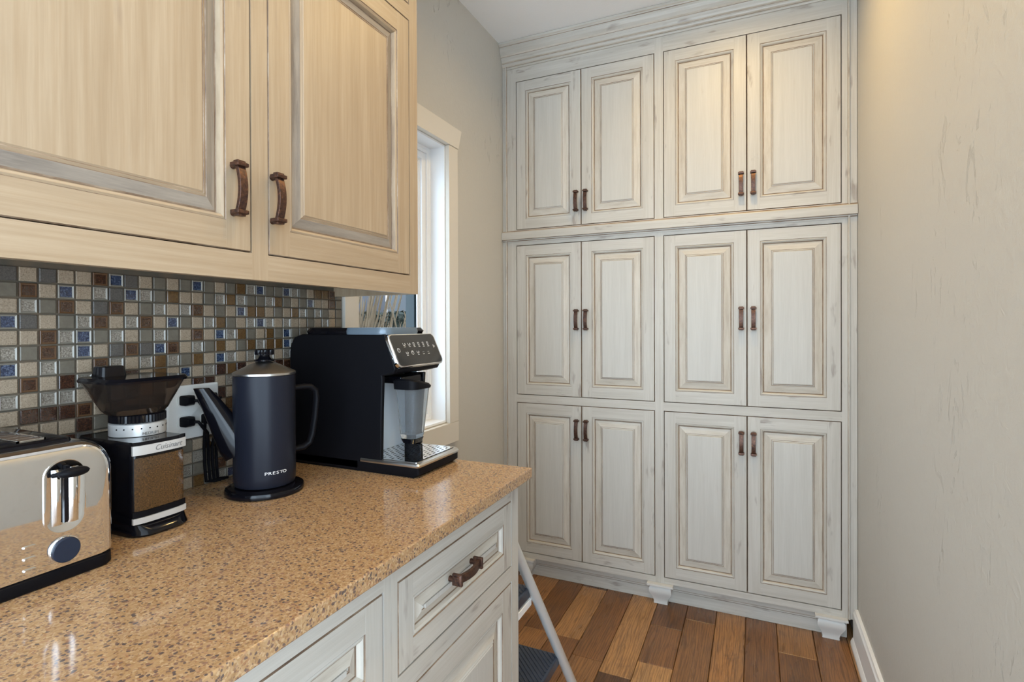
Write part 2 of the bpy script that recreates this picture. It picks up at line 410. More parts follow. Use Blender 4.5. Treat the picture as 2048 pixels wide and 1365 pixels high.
# casing boards
CT = .020
def cas(name, y0, y1, z0, z1):
    m = MB(); m.box(WX, WX + CT, y0, y1, z0, z1); m.build(name, TRIM, WIN, bevel=.0015)
cas('side_casing', 1.317, OY0 + .004, OZ0 - .004, 2.045)
cas('side_casing', OY1 - .004, 2.022, OZ0 - .004, 2.045)
cas('bottom_casing', 1.317, 2.022, .786, OZ0 - .0045)
m = MB(); m.prism([(1.290, 2.131), (2.050, 2.131), (2.022, 2.0455), (1.318, 2.0455)], WX, WX + CT + .004, 'x'); m.build('head_casing', TRIM, WIN, bevel=.0015)

# ================================================================== CABINET PARTS
def handle_mesh():
    m = MB(); L = .046
    # arched bar
    rings = []
    for k in range(13):
        t = -1 + 2 * k / 12; z = t * (L - .006); dp = .0245 + .0075 * (1 - t * t); w = .0082
        rings.append([(-w, -dp, z), (w, -dp, z), (w, -dp + .0075, z), (-w, -dp + .0075, z)])
    m.loft(rings)
    for sg in (-1, 1):
        z = sg * L
        def R(w, d0, d1, zz): return [(-w, -d1, zz), (w, -d1, zz), (w, -d0, zz), (-w, -d0, zz)]
        m.loft([R(.0112, .008, .0290, z - sg * .006), R(.0118, .0075, .0295, z - sg * .005), R(.0118, .0075, .0295, z + sg * .001), R(.0085, .013, .0250, z + sg * .0025), R(.0085, .013, .0250, z + sg * .0052)])
        m.lathe((0, 0, z - sg * .002), [(.0062, 0), (.0055, -.008), (.0075, -.016)], 12, ax='y')
    return m
_hm = None
def add_handle(parent, x, y, z, horiz=False):
    global _hm
    if _hm is None:
        o = handle_mesh().build('handle', BRONZE, parent, smooth=40, merge=True); _hm = o.data
        bv = None
    else:
        o = bpy.data.objects.new('handle', _hm); COL.objects.link(o); o.parent = parent
    md = o.modifiers.new('bevel', 'BEVEL'); md.width = .0012; md.segments = 2; md.limit_method = 'ANGLE'
    o.location = (x, y, z)
    if horiz: o.rotation_euler = (0, math.radians(90), 0)
    return o
GLZ3 = mat('glaze_wash_with_painted_shade', (.4, .33, .26), .5); t = NT(GLZ3)  # glaze wash darkened to paint shade onto the wall-cabinet panel slopes
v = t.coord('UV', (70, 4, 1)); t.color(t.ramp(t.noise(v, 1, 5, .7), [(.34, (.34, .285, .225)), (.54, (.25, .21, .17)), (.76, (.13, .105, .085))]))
GLZU = mat('tan_glaze_wash', (.4, .3, .2), .5); t = NT(GLZU)
v = t.coord('UV', (60, 6, 1)); t.color(t.ramp(t.noise(v, 1, 5, .7), [(.34, (.43, .33, .22)), (.56, (.34, .25, .16)), (.80, (.20, .14, .09))]))
def door(root, name, x0, x1, z0, z1, fr, hx=None, hz=None, horiz=False, mats=None, th=.020, depth=.011, slope=.030):
    P, FLD = mats or (CREAM, CREAM_FIELD)
    m = MB(); f = fr
    yb = th
    # stiles & rails with straight grain
    e = .0016
    m.box(x0 + e, x0 + f, 0, yb, z0 + e, z1 - e, 0, 2); m.off = (random.random()*9, random.random()*9)
    m.box(x1 - f, x1 - e, 0, yb, z0 + e, z1 - e, 0, 2); m.off = (random.random()*9, random.random()*9)
    m.box(x0 + f, x1 - f, 0.0002, yb, z0 + e, z0 + f, 0, 0); m.off = (random.random()*9, random.random()*9)
    m.box(x0 + f, x1 - f, 0.0002, yb, z1 - f, z1 - e, 0, 0)
    m.frame(x0, x1, z0, z1, [(0, yb, 1), (0, .003, 1), (e, 0, 1)])
    # sticking profile
    m.frame(x0, x1, z0, z1, [(f, 0, 1), (f + .0012, .0022, 1), (f + .0045, .0006, 0), (f + .0085, .0030, 0), (f + .0115, depth - .002, 2), (f + .0125, depth, 1), (f + .016, depth, 1)])
    m.g = 2
    d = m.build(name, [P, GLAZE, GLZU if P is UPPER else GLZ2], root, merge=False)
    m = MB(); i = f + .0125
    m.frame(x0, x1, z0, z1, [(i, depth + .004, 1), (i, depth - .0005, 1), (i + .0025, depth - .0015, 1), (i + slope * .45, depth - .0035, 2), (i + slope, depth - .0075, 2), (i + slope + .0015, depth - .0062, 1),
        (i + slope + .0055, depth - .0088, 0), (i + slope + .0070, depth - .0080, 1), (i + slope + .0095, depth - .0098, 0)], 0, True)
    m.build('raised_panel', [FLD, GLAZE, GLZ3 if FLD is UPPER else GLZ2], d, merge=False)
    if hx is not None: add_handle(d, hx, 0, hz, horiz)
    return d

# ---------------------------------------------------------------- pantry wall
PAN = thing('pantry_cabinet', 'tall built-in cream glazed pantry cabinet with twelve panelled doors filling the end wall', 'cabinet', (0, BY, 0))
XL, XR_ = -1.1895, .3695
gx = [(-1.1146, -.7711, -.4231), (-.3803, -.0330, .3155)]
rows = [(1.774, 2.5294), (.9315, 1.6912), (.1273, .8889)]
G = .0018
def piece(name, x0, x1, z0, z1, g, y0=0.0, y1=.02, root=None, mt=None):
    m = MB(); m.box(x0, x1, y0, y1, z0, z1, 0, g); return m.build(name, mt or CREAM, root or PAN)
piece('stile', -1.1655, -1.1146 - G, .098, 2.63, 2); piece('stile', .3155 + G, .3375, .098, 2.63, 2)
piece('stile', -.4231 + G, -.3803 - G, .098, 2.63, 2)
for (a, _, c) in gx:
    for z0, z1 in ((.098, .1273 - G), (.8889 + G, .9315 - G), (1.6912 + G, 1.774 - G), (2.5294 + G, 2.63)):
        piece('rail', a - G, c + G, z0, z1, 0)
# scribe strips with beads at both walls
for (a, c, bx) in ((XL, -1.1655, -1.1700), (.3375, XR_, .3420)):
    m = MB(); m.box(a, c, -.004, .03, .098, 2.63); m.build('scribe_strip', CREAM, PAN)
    m = MB(); m.prism([(bx - .0045, -.004), (bx - .0035, -.009), (bx, -.0115), (bx + .0035, -.009), (bx + .0045, -.004)], .098, 2.63, 'z', mats=[1, 0, 0, 1, 0])
    m.build('bead', [CREAM, GLAZE], PAN)
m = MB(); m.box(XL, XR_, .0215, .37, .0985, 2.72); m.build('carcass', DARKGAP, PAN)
# ledge moulding
def hmould(name, prof, mats_i, x0, x1, root, y=0):
    m = MB(); m.prism([(y - p[0], p[1]) for p in prof], x0, x1, 'x', mats=mats_i, g=0); return m.build(name, [CREAM, GLAZE, GLZ2], root, merge=False)
pr = [(.0, 1.709), (.004, 1.709), (.005, 1.714), (.010, 1.7165), (.012, 1.7215), (.021, 1.7225), (.022, 1.726), (.022, 1.757), (.020, 1.7605), (.012, 1.763), (.009, 1.7675), (.0, 1.7695)]
hmould('ledge_moulding', pr, [0, 0, 1, 0, 1, 2, 0, 0, 2, 1, 0, 0], XL + .0004, XR_ - .0002, PAN, .0002)
pr = [(0, 2.600), (.005, 2.6005), (.008, 2.606), (.005, 2.611), (.006, 2.6125), (.012, 2.616), (.014, 2.622), (.012, 2.629), (.0125, 2.631), (.018, 2.6345), (.0205, 2.642), (.0215, 2.650), (.0245, 2.656),
      (.0245, 2.658), (.030, 2.664), (.0385, 2.676), (.0425, 2.690), (.0430, 2.700), (.0455, 2.7015), (.0480, 2.706), (.0520, 2.709), (.0520, 2.7205), (0, 2.7205)]
hmould('crown_moulding', pr, [0, 0, 0, 1, 2, 0, 0, 1, 2, 0, 0, 0, 1, 2, 0, 0, 0, 1, 0, 2, 0, 0, 0], XL + .0004, XR_ - .0002, PAN, .0002)
# toe board
pr = [(-.04, .0), (-.04, .052), (-.037, .055), (-.037, .060), (-.032, .066), (-.030, .0975), (-.06, .0975), (-.06, 0)]
hmould('toe_board', pr, [0, 1, 0, 2, 0, 0, 0, 0], XL + .001, XR_ - .03, PAN)
FOOTP = mat('gloss_cream_foot_paint', (.62, .60, .56), .22)
# feet
for fx in (-1.075, -.3985, .279):
    m = MB(); cy = .0335
    R = lambda w, z: [(fx - w, cy - w, z), (fx + w, cy - w, z), (fx + w, cy + w, z), (fx - w, cy + w, z)]
    m.loft([R(.031, 0.0), R(.030, .010), R(.034, .026), R(.042, .042), R(.047, .052), R(.0495, .060), R(.050, .070), R(.048, .079), R(.0435, .0845), R(.0435, .086)])
    m.loft([R(.0515, .0865), R(.058, .089), R(.058, .0975)])
    o = m.build('foot', FOOTP, PAN, smooth=35)
for ri, (z0, z1) in enumerate(rows):
    hz = (1.888, 1.310, .774)[ri]
    for (a, s, c) in gx:
        door(PAN, 'door', a + .0004, s - .0012, z0 + .0004, z1 - .0004, .0505, s - .0225, hz)
        door(PAN, 'door', s + .0012, c - .0004, z0 + .0004, z1 - .0004, .0505, s + .0255, hz)

# ---------------------------------------------------------------- wall cabinet (left, local x = world y)
UX = -.888
UPM = (UPPER, UPPER)
UC = thing('wall_cabinet', 'beige glazed wall cabinet with raised-panel doors hanging above the worktop', 'cabinet', (UX, 0, 0), math.radians(90))
UZ0, UE = 1.374, 1.3012
def upiece(name, x0, x1, z0, z1, g, y0=0., y1=.02): return piece(name, x0, x1, z0, z1, g, y0, y1, UC, UPPER)
UL = -.76
doors_u = [(-.744, -.262), (-.222, .2185), (.2585, .7385), (.7797, 1.2615)]
xs = [UL] + [v for d in doors_u for v in d] + [UE]
for k in range(0, len(xs), 2): upiece('stile', xs[k] + (G if k else 0), xs[k + 1] - (G if k + 1 < len(xs) - 1 else 0), UZ0, 2.70, 2)
for a, c in doors_u:
    for z0, z1 in ((UZ0, 1.427 - G), (2.1435 + G, 2.190 - G), (2.62 + G, 2.70)): upiece('rail', a - G, c + G, z0, z1, 0)
upiece('end_panel', UE - .019, UE, UZ0 + .0, 2.70, 2, .0205, -(WX - UX) - .001)
upiece('end_panel', UL, UL + .019, UZ0, 2.70, 2, .0205, -(WX - UX) - .001)
upiece('bottom_panel', UL + .02, UE - .02, UZ0 + .045, UZ0 + .062, 0, .0215, -(WX - UX) - .001)
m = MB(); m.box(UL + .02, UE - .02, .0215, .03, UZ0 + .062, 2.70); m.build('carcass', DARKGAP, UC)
for k, (a, c) in enumerate(doors_u):
    left = k % 2 == 0
    hx = (c - .040) if left else (a + .0075 + .001)
    hx = (.6985 if k == 2 else .788) if k >= 2 else hx
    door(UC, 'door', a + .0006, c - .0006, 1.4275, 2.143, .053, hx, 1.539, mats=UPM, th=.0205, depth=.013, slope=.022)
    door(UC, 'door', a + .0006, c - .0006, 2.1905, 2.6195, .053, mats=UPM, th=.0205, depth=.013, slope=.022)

# ---------------------------------------------------------------- base cabinets
FX, BE, CZ = -.565, 1.280, .912
CZB = .885
def base_unit(label, y0, y1, drawer_handle=True, end=False):
    r = thing('base_cabinet', label, 'cabinet', (FX, 0, 0), math.radians(90), 'base cabinets under the worktop')
    def q(name, a, c, z0, z1, g, b0=0., b1=.02): return piece(name, a, c, z0, z1, g, b0, b1, r, CREAM)
    sl, sr = .0205, (.0425 if end else .0205)
    a, c = y0 + sl, y1 - sr
    q('stile', y0 + .0002, a - G, .09, CZB - .0005, 2); q('stile', c + G, y1 - .0002, .09, CZB - .0005, 2)
    q('rail', a - G, c + G, .8375 + G, CZB - .0005, 0); q('rail', a - G, c + G, .631 + G, .6735 - G, 0); q('rail', a - G, c + G, .09, .135 - G, 0)
    dep = -(WX - FX) - .002
    if end: q('end_panel', y1 - .0195, y1 - .0003, .0, CZB - .0005, 2, .0205, dep)
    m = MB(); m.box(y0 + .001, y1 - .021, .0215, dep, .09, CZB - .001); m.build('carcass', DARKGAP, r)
    m = MB(); m.box(y0 + .001, y1 - .021, .07, .09, .0, .0895); m.build('toe_board', CREAM, r)
    cx = (a + c) / 2
    door(r, 'drawer', a + .0005, c - .0005, .6740, .8370, .044, cx - .021 if end else cx, .771 if end else .7555, True, slope=.020)
    door(r, 'door', a + .0005, c - .0005, .1355, .6305, .052, a + .03, .56)
    return r
base_unit('cream base cabinet at the free end of the worktop, with a drawer above a door', .743, BE, end=True)
base_unit('cream base cabinet left of the end unit, cut off by the frame bottom', .2015, .7428)
base_unit('cream base cabinet nearest the viewer, below the toaster end of the worktop', -.76, .2013)
# worktop
m = MB(); m.box(WX + .001, -.5305, -.76, 1.2945, CZB, CZ, 0, 1)
WT = m.build('worktop', QTZ, bevel=.0025); tag(WT, 'tan speckled quartz worktop with grey front edge along the left wall', 'worktop')

# ---------------------------------------------------------------- mosaic backsplash
TX = WX + .006
m = MB(); m.box(WX + .0005, TX, -.76, 1.316, CZ + .0004, UZ0 + .045)
SPL = m.build('mosaic_backsplash', GROUT); tag(SPL, 'glass and stone mosaic tile backsplash between worktop and wall cabinet', 'backsplash')
PY, PZ, TS = .0290, .0283, .0256
rowsT = ["dcdccnbdcgcgbgcgasbggbsgcaang",
         "gncbcsdbsgaccgsasggsagcgbccng",
         "csgncdncgscsncgcbaacgcasgsgcg",
         "bdcgsncsncbgcsagcsbscsccgcscg",
         "ccnsbgscgsgcncbsagcagbggsgbgc",
         "sgnsbcdndbncsgacgasaabsgcagcn",
         "bcsgcnscsasgacbscsgscscgnbcsg",
         "cncksdckcacbcskakcgcknscgkcas",
         "scssckckcsackkcsckcnsgcakcnsc",
         "ckkkncacskgscckcakscncgbcaskc",
         "bccckgcnsackcbcakcnscgkacnscb",
         "gkskdcgacnsckgcacbkcsnacgkcsn"]
types = {'c': (T_CREAM, 0), 'g': (T_GREY, 0), 'b': (T_BLUE, 1), 's': (T_SILV, 1), 'n': (T_BRWN, 2), 'a': (T_AMBR, 0), 'd': (T_DGRY, 0), 'k': (T_BRWN, 0)}
def tile_verts(m, kind, cy, cz, x):
    h = TS / 2; hz_ = .0250 / 2
    def R(i, dx): return [(x + dx, cy - h + i, cz - hz_ + i), (x + dx, cy + h - i, cz - hz_ + i), (x + dx, cy + h - i, cz + hz_ - i), (x + dx, cy - h + i, cz + hz_ - i)]
    if kind == 0: m.loft([R(0, 0), R(0, .0030), R(.0012, .0040)], caps=False); m.face(R(.0012, .0040), 0)
    elif kind == 1:
        m.loft([R(0, 0), R(0, .0034), R(.0008, .0044), R(.0011, .0044), R(.0030, .0020)], caps=False, mats=[1, 1, 1, 1, 0]); m.face(R(.0030, .0020), 0)
    else:
        m.loft([R(0, 0), R(0, .0032), R(.0010, .0040), R(.0034, .0036)], caps=False, mats=[1, 1, 1, 1]); m.face(R(.0034, .0036), 0)
protos = {}
def rim(k): return T_RIMB if k == 'n' else T_RIMW
rest = []; cand = []
NCOL0 = -43
for r in range(-1, 17):
    zc = 1.3636 + PZ / 2 - r * PZ
    if zc + .013 > UZ0 + .045 or zc - .0125 < CZ: 
        if zc - .0125 < CZ: continue
        if zc + .013 > UZ0 + .045: continue
    for c in range(NCOL0, 29):
        yc = 1.314 - (28.5 - c) * PY
        if 0 <= r < len(rowsT) and c >= 0: k = rowsT[r][c]
        else: k = random.choice('ccccgggbsssnnaakd')
        if yc - .013 < -.76: continue
        vis = 0 <= r <= 12 and c >= 0
        if vis and ((r >= 9 and 12 <= c <= 18) or (r >= 5 and c >= 23) or (r >= 7 and c >= 21) or (r >= 11 and c > 6)): vis = False
        if vis and r >= 9 and 5 <= c: vis = False
        (cand if vis else rest).append((r, c, k, yc, zc))
cand.sort(key=lambda q: q[3])
print('tiles as parts', len(cand), 'rest', len(rest))
rest += cand[299:]; cand = cand[:299]
for r, c, k, yc, zc in cand:
    mt, kd = types[k]
    if k not in protos:
        m = MB(); tile_verts(m, kd, 0, 0, 0); o = m.build('tile', [mt, rim(k)], SPL); protos[k] = o.data
    else:
        o = bpy.data.objects.new('tile', protos[k]); COL.objects.link(o); o.parent = SPL
    o.location = (TX + random.uniform(-.0003, .0003), yc + random.uniform(-.0003, .0003), zc)
m = MB(); ml = [T_CREAM, T_RIMW, T_GREY, T_BLUE, T_SILV, T_BRWN, T_AMBR, T_DGRY, T_RIMB]
mi = {'c': 0, 'g': 2, 'b': 3, 's': 4, 'n': 5, 'a': 6, 'd': 7, 'k': 5}
for r, c, k, yc, zc in rest:
    n0 = len(m.m); tile_verts(m, types[k][1], yc, zc, TX)
    for q in range(n0, len(m.m)): m.m[q] = mi[k] if m.m[q] == 0 else (8 if k == 'n' else 1)
o = m.build('tile_field', ml, SPL, merge=False); o['kind'] = 'stuff'

# ---------------------------------------------------------------- outlet plate, plugs and cords
PXX = WX + .011
m = MB(); lo = rrect(.7585, .8830, 1.0280, 1.1500, .004); hi = rrect(.7615, .8800, 1.0310, 1.1470, .004)
m.loft([[(PXX - .0005, p[0], p[1]) for p in lo], [(PXX + .003, p[0], p[1]) for p in lo], [(PXX + .0055, p[0], p[1]) for p in hi]])
OP = m.build('outlet_plate', PLATE, smooth=40); tag(OP, 'white double outlet cover plate with four sockets on the mosaic tiles', 'outlet')
for yy in (.7975, .853):
    for zz in (1.117, 1.069):
        m = MB(); lo = rrect(yy - .017, yy + .017, zz - .0145, zz + .0145, .010)
        m.loft([[(PXX + .0054, p[0], p[1]) for p in lo], [(PXX + .0072, p[0], p[1]) for p in lo]]); m.build('receptacle', PLATE, OP, smooth=40)
labels = {(.7975, 1.117): 'black two-pin plug in the upper left socket of the outlet plate', (.7975, 1.069): 'black two-pin plug in the lower left socket of the outlet plate',
          (.853, 1.117): 'black plug in the upper right socket, half hidden by the spout', (.853, 1.069): 'large black plug in the lower right socket of the outlet plate'}
for n_, ((yy, zz), lb) in enumerate(labels.items()):
    T = thing('power_plug', lb, 'plug', (PXX + .0075, yy, zz), group='black plugs in the wall outlet')
    og = (PXX + .0075, yy, zz)
    m = MB(); x0 = PXX + .0075; w = .013 if n_ < 3 else .017
    m.loft([[(x0, p[0], p[1]) for p in rrect(yy - w, yy + w, zz - .011, zz + .011, .004)], [(x0 + .016, p[0], p[1]) for p in rrect(yy - w, yy + w, zz - .011, zz + .011, .004)],
            [(x0 + .024, p[0], p[1]) for p in rrect(yy - w * .6, yy + w * .6, zz - .007, zz + .007, .003)]])
    m.build('plug_body', BLK, T, og, smooth=40)
    m = MB(); dy = .018 if n_ < 2 else .004
    yb = .842 + .010 * n_
    xx = x0 + .020
    m.tube([(x0 + .018, yy + .004, zz), (xx + .008, yy + .012, zz - .001), (xx + .010, yy + dy, zz - .010), (xx + .006, (yy + yb) / 2 + .008, zz - .030), (WX + .020, yb, 1.00), (WX + .016, yb + .004, .960), (WX + .018, yb + .006, CZ + .008), (WX + .022, yb + .03, CZ + .0045)], .0036, 8)
    m.build('cord', BLK, T, og, smooth=60)

# ================================================================== TOASTER
tx1, ty1 = -.920, .513
tx0, ty0 = -1.150, .185
og = (-1.03, .345, CZ)
TO = thing('toaster', 'polished chrome four-slice toaster with black base at the left end of the worktop', 'toaster', og)
def yz(prof, x): return [(x, p[0], p[1]) for p in prof]
zt = 1.112
# chrome shell: rings of rounded profile in YZ, softened front edge
def P(i, r): return rrect(ty0 + i, ty1 - i, .934 + 0*i, zt - i, [.006, r, r, .006], 8)
m = MB()
m.loft([yz(P(.010, .040), tx0), yz(P(.003, .046), tx0 + .004), yz(P(0, .048), tx0 + .012), yz(P(0, .048), tx1 - .020), yz(P(.0015, .047), tx1 - .012), yz(P(.005, .044), tx1 - .005), yz(P(.011, .039), tx1 - .0015), yz(P(.018, .034), tx1)])
sh = m.build('shell', CHROME, TO, og, smooth=50)
m = MB(); m.loft([[(p[0], p[1], z) for p in rrect(tx0 + i, tx1 - i - .0, ty0 + i, ty1 - i, .02)] for z, i in ((CZ + .001, .002), (CZ + .004, .0), (.930, .0005), (.9335, .004))])
m.build('base', BLK, TO, og, smooth=40)
# top cover with four slots
m = MB(); zz = zt + .0005
tl = [[(p[0], p[1], z) for p in rrect(tx0 + .014 + i, tx1 - .020 - i, ty0 + .040 + i, ty1 - .046 - i, .012)] for z, i in ((zz - .003, 0), (zz + .003, .001), (zz + .005, .004))]
m.loft(tl); m.build('top_cover', BLKG, TO, og, smooth=40)
for k in range(4):
    yy = ty0 + .066 + k * .0565
    m = MB()
    for (a, c, d, e) in ((yy - .017, yy - .0145, tx0 + .026, tx1 - .036), (yy + .0145, yy + .017, tx0 + .026, tx1 - .036)): m.box(d, e, a, c, zz + .0045, zz + .0075)
    m.box(tx0 + .026, tx0 + .029, yy - .017, yy + .017, zz + .0045, zz + .0075); m.box(tx1 - .039, tx1 - .036, yy - .017, yy + .017, zz + .0045, zz + .0075)
    m.build('slot_rim', CHROME, TO, og, merge=False)
    m = MB(); m.box(tx0 + .030, tx1 - .040, yy - .014, yy + .014, zz + .0048, zz + .0054, 0)
    for q in range(7): xx = tx0 + .045 + q * .024; m.box(xx, xx + .002, yy - .014, yy + .014, zz + .0054, zz + .0064, 1)
    m.build('slot', [DARKGAP, CHROME], TO, og, merge=False)
# control groups
for yc in (.4435, .262):
    # lever recess: capsule dish, proud chrome lip
    m = MB(); w = .0262
    def cap(hw, z0, z1, x): return [(x, yc + p[0], p[1]) for p in rrect(-hw, hw, z0, z1, hw * .92, 8)]
    m.loft([cap(w, .983, 1.091, tx1 - .001), cap(w, .983, 1.091, tx1 + .0018), cap(w - .003, .986, 1.088, tx1 + .0022), cap(w - .0055, .9885, 1.0855, tx1 + .0004)], caps=False)
    m.face(cap(w - .0055, .9885, 1.0855, tx1 + .0004), 0)
    # concave trough look: two curved vertical flutes
    for sg in (-1, 1):
        rings = []
        for z in (.996, 1.002, 1.072, 1.077):
            k = .3 if z in (.996, 1.077) else 1
            rings.append([(tx1 + .0006 + .0045 * k * math.sin(math.pi * j / 8), yc + sg * (.0035 + .0135 * j / 8), z) for j in range(9)])
        m.loft(rings, caps=False, closed=False)
    m.build('lever_recess', CHROME, TO, og, smooth=50)
    m = MB(); m.box(tx1 + .0006, tx1 + .0030, yc - .0022, yc + .0022, .998, 1.074); m.build('lever_slit', BLKG, TO, og)
    m = MB(); rings = []
    zc = 1.0715
    for j in range(11):
        t_ = -1 + 2 * j / 10; k = math.sqrt(max(0, 1 - t_ * t_)); k = max(k, .06)
        rings.append([(tx1 + .013 + .010 * k * math.cos(a), yc + .005 + .021 * t_, zc + .0075 * k * math.sin(a)) for a in [2 * math.pi * q / 12 for q in range(12)]])
    m.loft(rings); m.box(tx1 + .001, tx1 + .008, yc - .0025, yc + .0025, zc + .002, zc + .010)
    m.tube([(tx1 + .002, yc - .016, zc - .002), (tx1 + .012, yc - .010, zc)], .0035, 8)
    m.build('lever', BLK, TO, og, smooth=50)
    m = MB(); m.lathe((tx1, yc - .001, .9575 + .001 - .0), [(.0195, -.001), (.0195, .002), (.0185, .0035)], 40, ax='x'); m.build('knob_bezel', CHROME, TO, og, smooth=40)
    m = MB(); m.lathe((tx1, yc - .001, .9585), [(.0178, .002), (.0178, .006), (.0165, .0075)], 40, ax='x'); kb = m.build('browning_knob', KNOB, TO, og, smooth=40)
    for k, zb in enumerate((.9765, .9600, .9440)):
        m = MB(); pz = rrect(yc - .0495, yc - .0345, zb - .0026, zb + .0026, .0024)
        m.loft([[(tx1 - .001, p[0], p[1]) for p in pz], [(tx1 + .0028, p[0], p[1]) for p in pz]]); m.build('button', CHROME, TO, og, smooth=40)
text('BLACK & DECKER', 'engraved_name', .010, GRYPRINT, TO, og, (tx1 - .0035, .375, 1.0965), (math.radians(60), 0, math.radians(90)), extrude=.0004)

# ================================================================== COFFEE GRINDER
gxf, gy0, gy1 = -.992, .5810, .6770
og = (-1.07, .627, CZ)
GR = thing('coffee_grinder', 'black and silver burr coffee grinder with smoky bean hopper beside the toaster', 'grinder', og)
def Rz(x0, x1, y0, y1, r, z): return [(p[0], p[1], z) for p in rrect(x0, x1, y0, y1, r)]
m = MB(); m.loft([Rz(-1.168, gxf - .006, gy0 - .002, gy1 + .002, .012, CZ + .010), Rz(-1.168, gxf - .004, gy0, gy1, .010, .93), Rz(-1.168, gxf - .004, gy0, gy1, .010, 1.070), Rz(-1.166, gxf - .008, gy0 + .003, gy1 - .003, .010, 1.078)])
m.build('body', BLKG, GR, og, smooth=40)
m = MB(); m.loft([Rz(-1.165, gxf + .016, gy0 - .004, gy1 + .004, [.035, .035, .012, .012], CZ + .0005), Rz(-1.165, gxf + .019, gy0 - .005, gy1 + .005, [.035, .035, .012, .012], CZ + .004), Rz(-1.165, gxf + .016, gy0 - .004, gy1 + .004, [.035, .035, .012, .012], CZ + .010), Rz(-1.165, gxf + .002, gy0 + .001, gy1 - .001, .012, CZ + .020)])
m.build('foot_base', BLKG, GR, og, smooth=40)
def front(name, mt, z0, z1, x1, y0=gy0, y1=gy1):
    m = MB(); n = 10
    A = [(gxf - .006, y0), (gxf - .006, y1)]
    arc = [(x1 - .006 * ((2 * k / n - 1) ** 4), y1 + (y0 - y1) * k / n) for k in range(n + 1)]
    prof = [A[0], A[1]] + arc
    m.prism(prof, z0, z1, 'z'); return m.build(name, mt, GR, og, smooth=30)
front('silver_band', SILV, 1.0555, 1.0725, gxf + .004)
front('cover_lip', BLKG, 1.0727, 1.0790, gxf + .003)
front('grounds_chamber', COFFEE, .9560, 1.0500, gxf + .001, gy0 + .004, gy1 - .003)
front('chamber_frame', BLK, .9450, .9555, gxf + .002)
front('lower_band', SILV, .9340, .9445, gxf + .004)
text('Cuisinart', 'brand_lettering', .0135, GRYPRINT, GR, og, (gxf + .0042, .640, 1.0600), (math.radians(90), 0, math.radians(90)), shear=.3)
DC = (-1.085, .6440, 0)
m = MB(); m.lathe((DC[0], DC[1], 0), [(.044, 1.0775), (.0465, 1.079), (.0465, 1.1005), (.044, 1.102)], 48); dl = m.build('grind_dial', SILV, GR, og, smooth=40)
for k in range(9):
    a = math.radians(-75 + k * 17); m = MB(); m.lathe((0, 0, 0), [(.0014, -.0003), (.0014, .0004)], 10, ax='x')
    o = m.build('dial_dot', BLK, dl); o.location = (DC[0] - og[0] + .0466 * math.cos(a), DC[1] - og[1] + .0466 * math.sin(a), 1.093 - og[2]); o.rotation_euler = (0, 0, a)
a = math.radians(-6)
tt = text('MEDIUM', 'dial_lettering', .0075, GRYPRINT, dl, (0, 0, 0), (0, 0, 0), (0, 0, 0))
tt.location = (DC[0] - og[0] + .0469 * math.cos(a), DC[1] - og[1] + .0469 * math.sin(a), 1.0812 - og[2]); tt.rotation_euler = (math.radians(90), 0, math.radians(90) + a)
m = MB(); rings = []
n = 96
for z, r in ((1.1025, .042), (1.104, .045), (1.117, .045), (1.119, .041)):
    rings.append([(DC[0] + (r + (.0015 if k % 2 else 0)) * math.cos(2*math.pi*k/n), DC[1] + (r + (.0015 if k % 2 else 0)) * math.sin(2*math.pi*k/n), z) for k in range(n)])
m.loft(rings); m.build('ridged_collar', BLKG, GR, og)
# hopper
m = MB()
hopr = [Rz(-1.125, -1.045, .594, .686, .035, 1.1195), Rz(-1.130, -1.040, .588, .691, .034, 1.128), Rz(-1.150, -1.018, .568, .706, .030, 1.180)]
hin = [Rz(-1.148, -1.020, .570, .704, .028, 1.180), Rz(-1.128, -1.042, .590, .689, .032, 1.130)]
m.loft(hopr + hin); m.build('hopper', SMOKE, GR, og, smooth=40)
m = MB(); m.loft([Rz(-1.152, -1.015, .565, .709, .030, 1.1805), Rz(-1.153, -1.014, .564, .710, .030, 1.184), Rz(-1.150, -1.018, .567, .707, .028, 1.1895)])
m.loft([Rz(-1.145, -1.105, .592, .640, .010, 1.1896), Rz(-1.142, -1.108, .594, .638, .010, 1.207), Rz(-1.139, -1.111, .597, .635, .010, 1.209)])
m.build('hopper_lid', BLKG, GR, og, smooth=40)

# ================================================================== PERCOLATOR
pc = Vector((-1.010, .873, CZ)); og = tuple(pc)
PE = thing('coffee_percolator', 'tall charcoal electric coffee percolator with steel lid, spout and side handle', 'percolator', og)
m = MB(); m.lathe(og, [(.076, .0005), (.082, .002), (.083, .008), (.081, .013), (.072, .0165), (.058, .017)], 56); m.build('power_base', BLKG, PE, og, smooth=40)
m = MB(); m.lathe(og, [(.056, .0175), (.062, .020), (.0640, .026), (.0650, .040), (.0650, .259), (.0645, .262)], 64); m.build('body', BLKBLUE, PE, og, smooth=40)
m = MB(); m.lathe(og, [(.0645, .2625), (.0657, .2635), (.0657, .2680), (.0635, .270), (.050, .2765), (.033, .2850), (.019, .2905), (.014, .2915)], 56); m.build('lid', STEEL, PE, og, smooth=40)
m = MB(); m.lathe(og, [(.0135, .2920), (.0205, .293), (.021, .2965), (.014, .299), (.0105, .304), (.011, .307)], 32)
rings = []
for z, r in ((.307, .0170), (.309, .0185), (.318, .0185), (.320, .016)):
    rings.append([(og[0] + (r + (.0022 if k % 4 < 2 else 0)) * math.cos(2*math.pi*k/48), og[1] + (r + (.0022 if k % 4 < 2 else 0)) * math.sin(2*math.pi*k/48), og[2] + z) for k in range(48)])
m.loft(rings); m.build('lid_knob', BLKG, PE, og, smooth=40)
dr = Vector((-.60, -.80, 0)).normalized()
m = MB()
sp = [(.046, .098, .040), (.062, .118, .036), (.086, .165, .027), (.106, .205, .020), (.124, .2385, .0160)]
rings = []
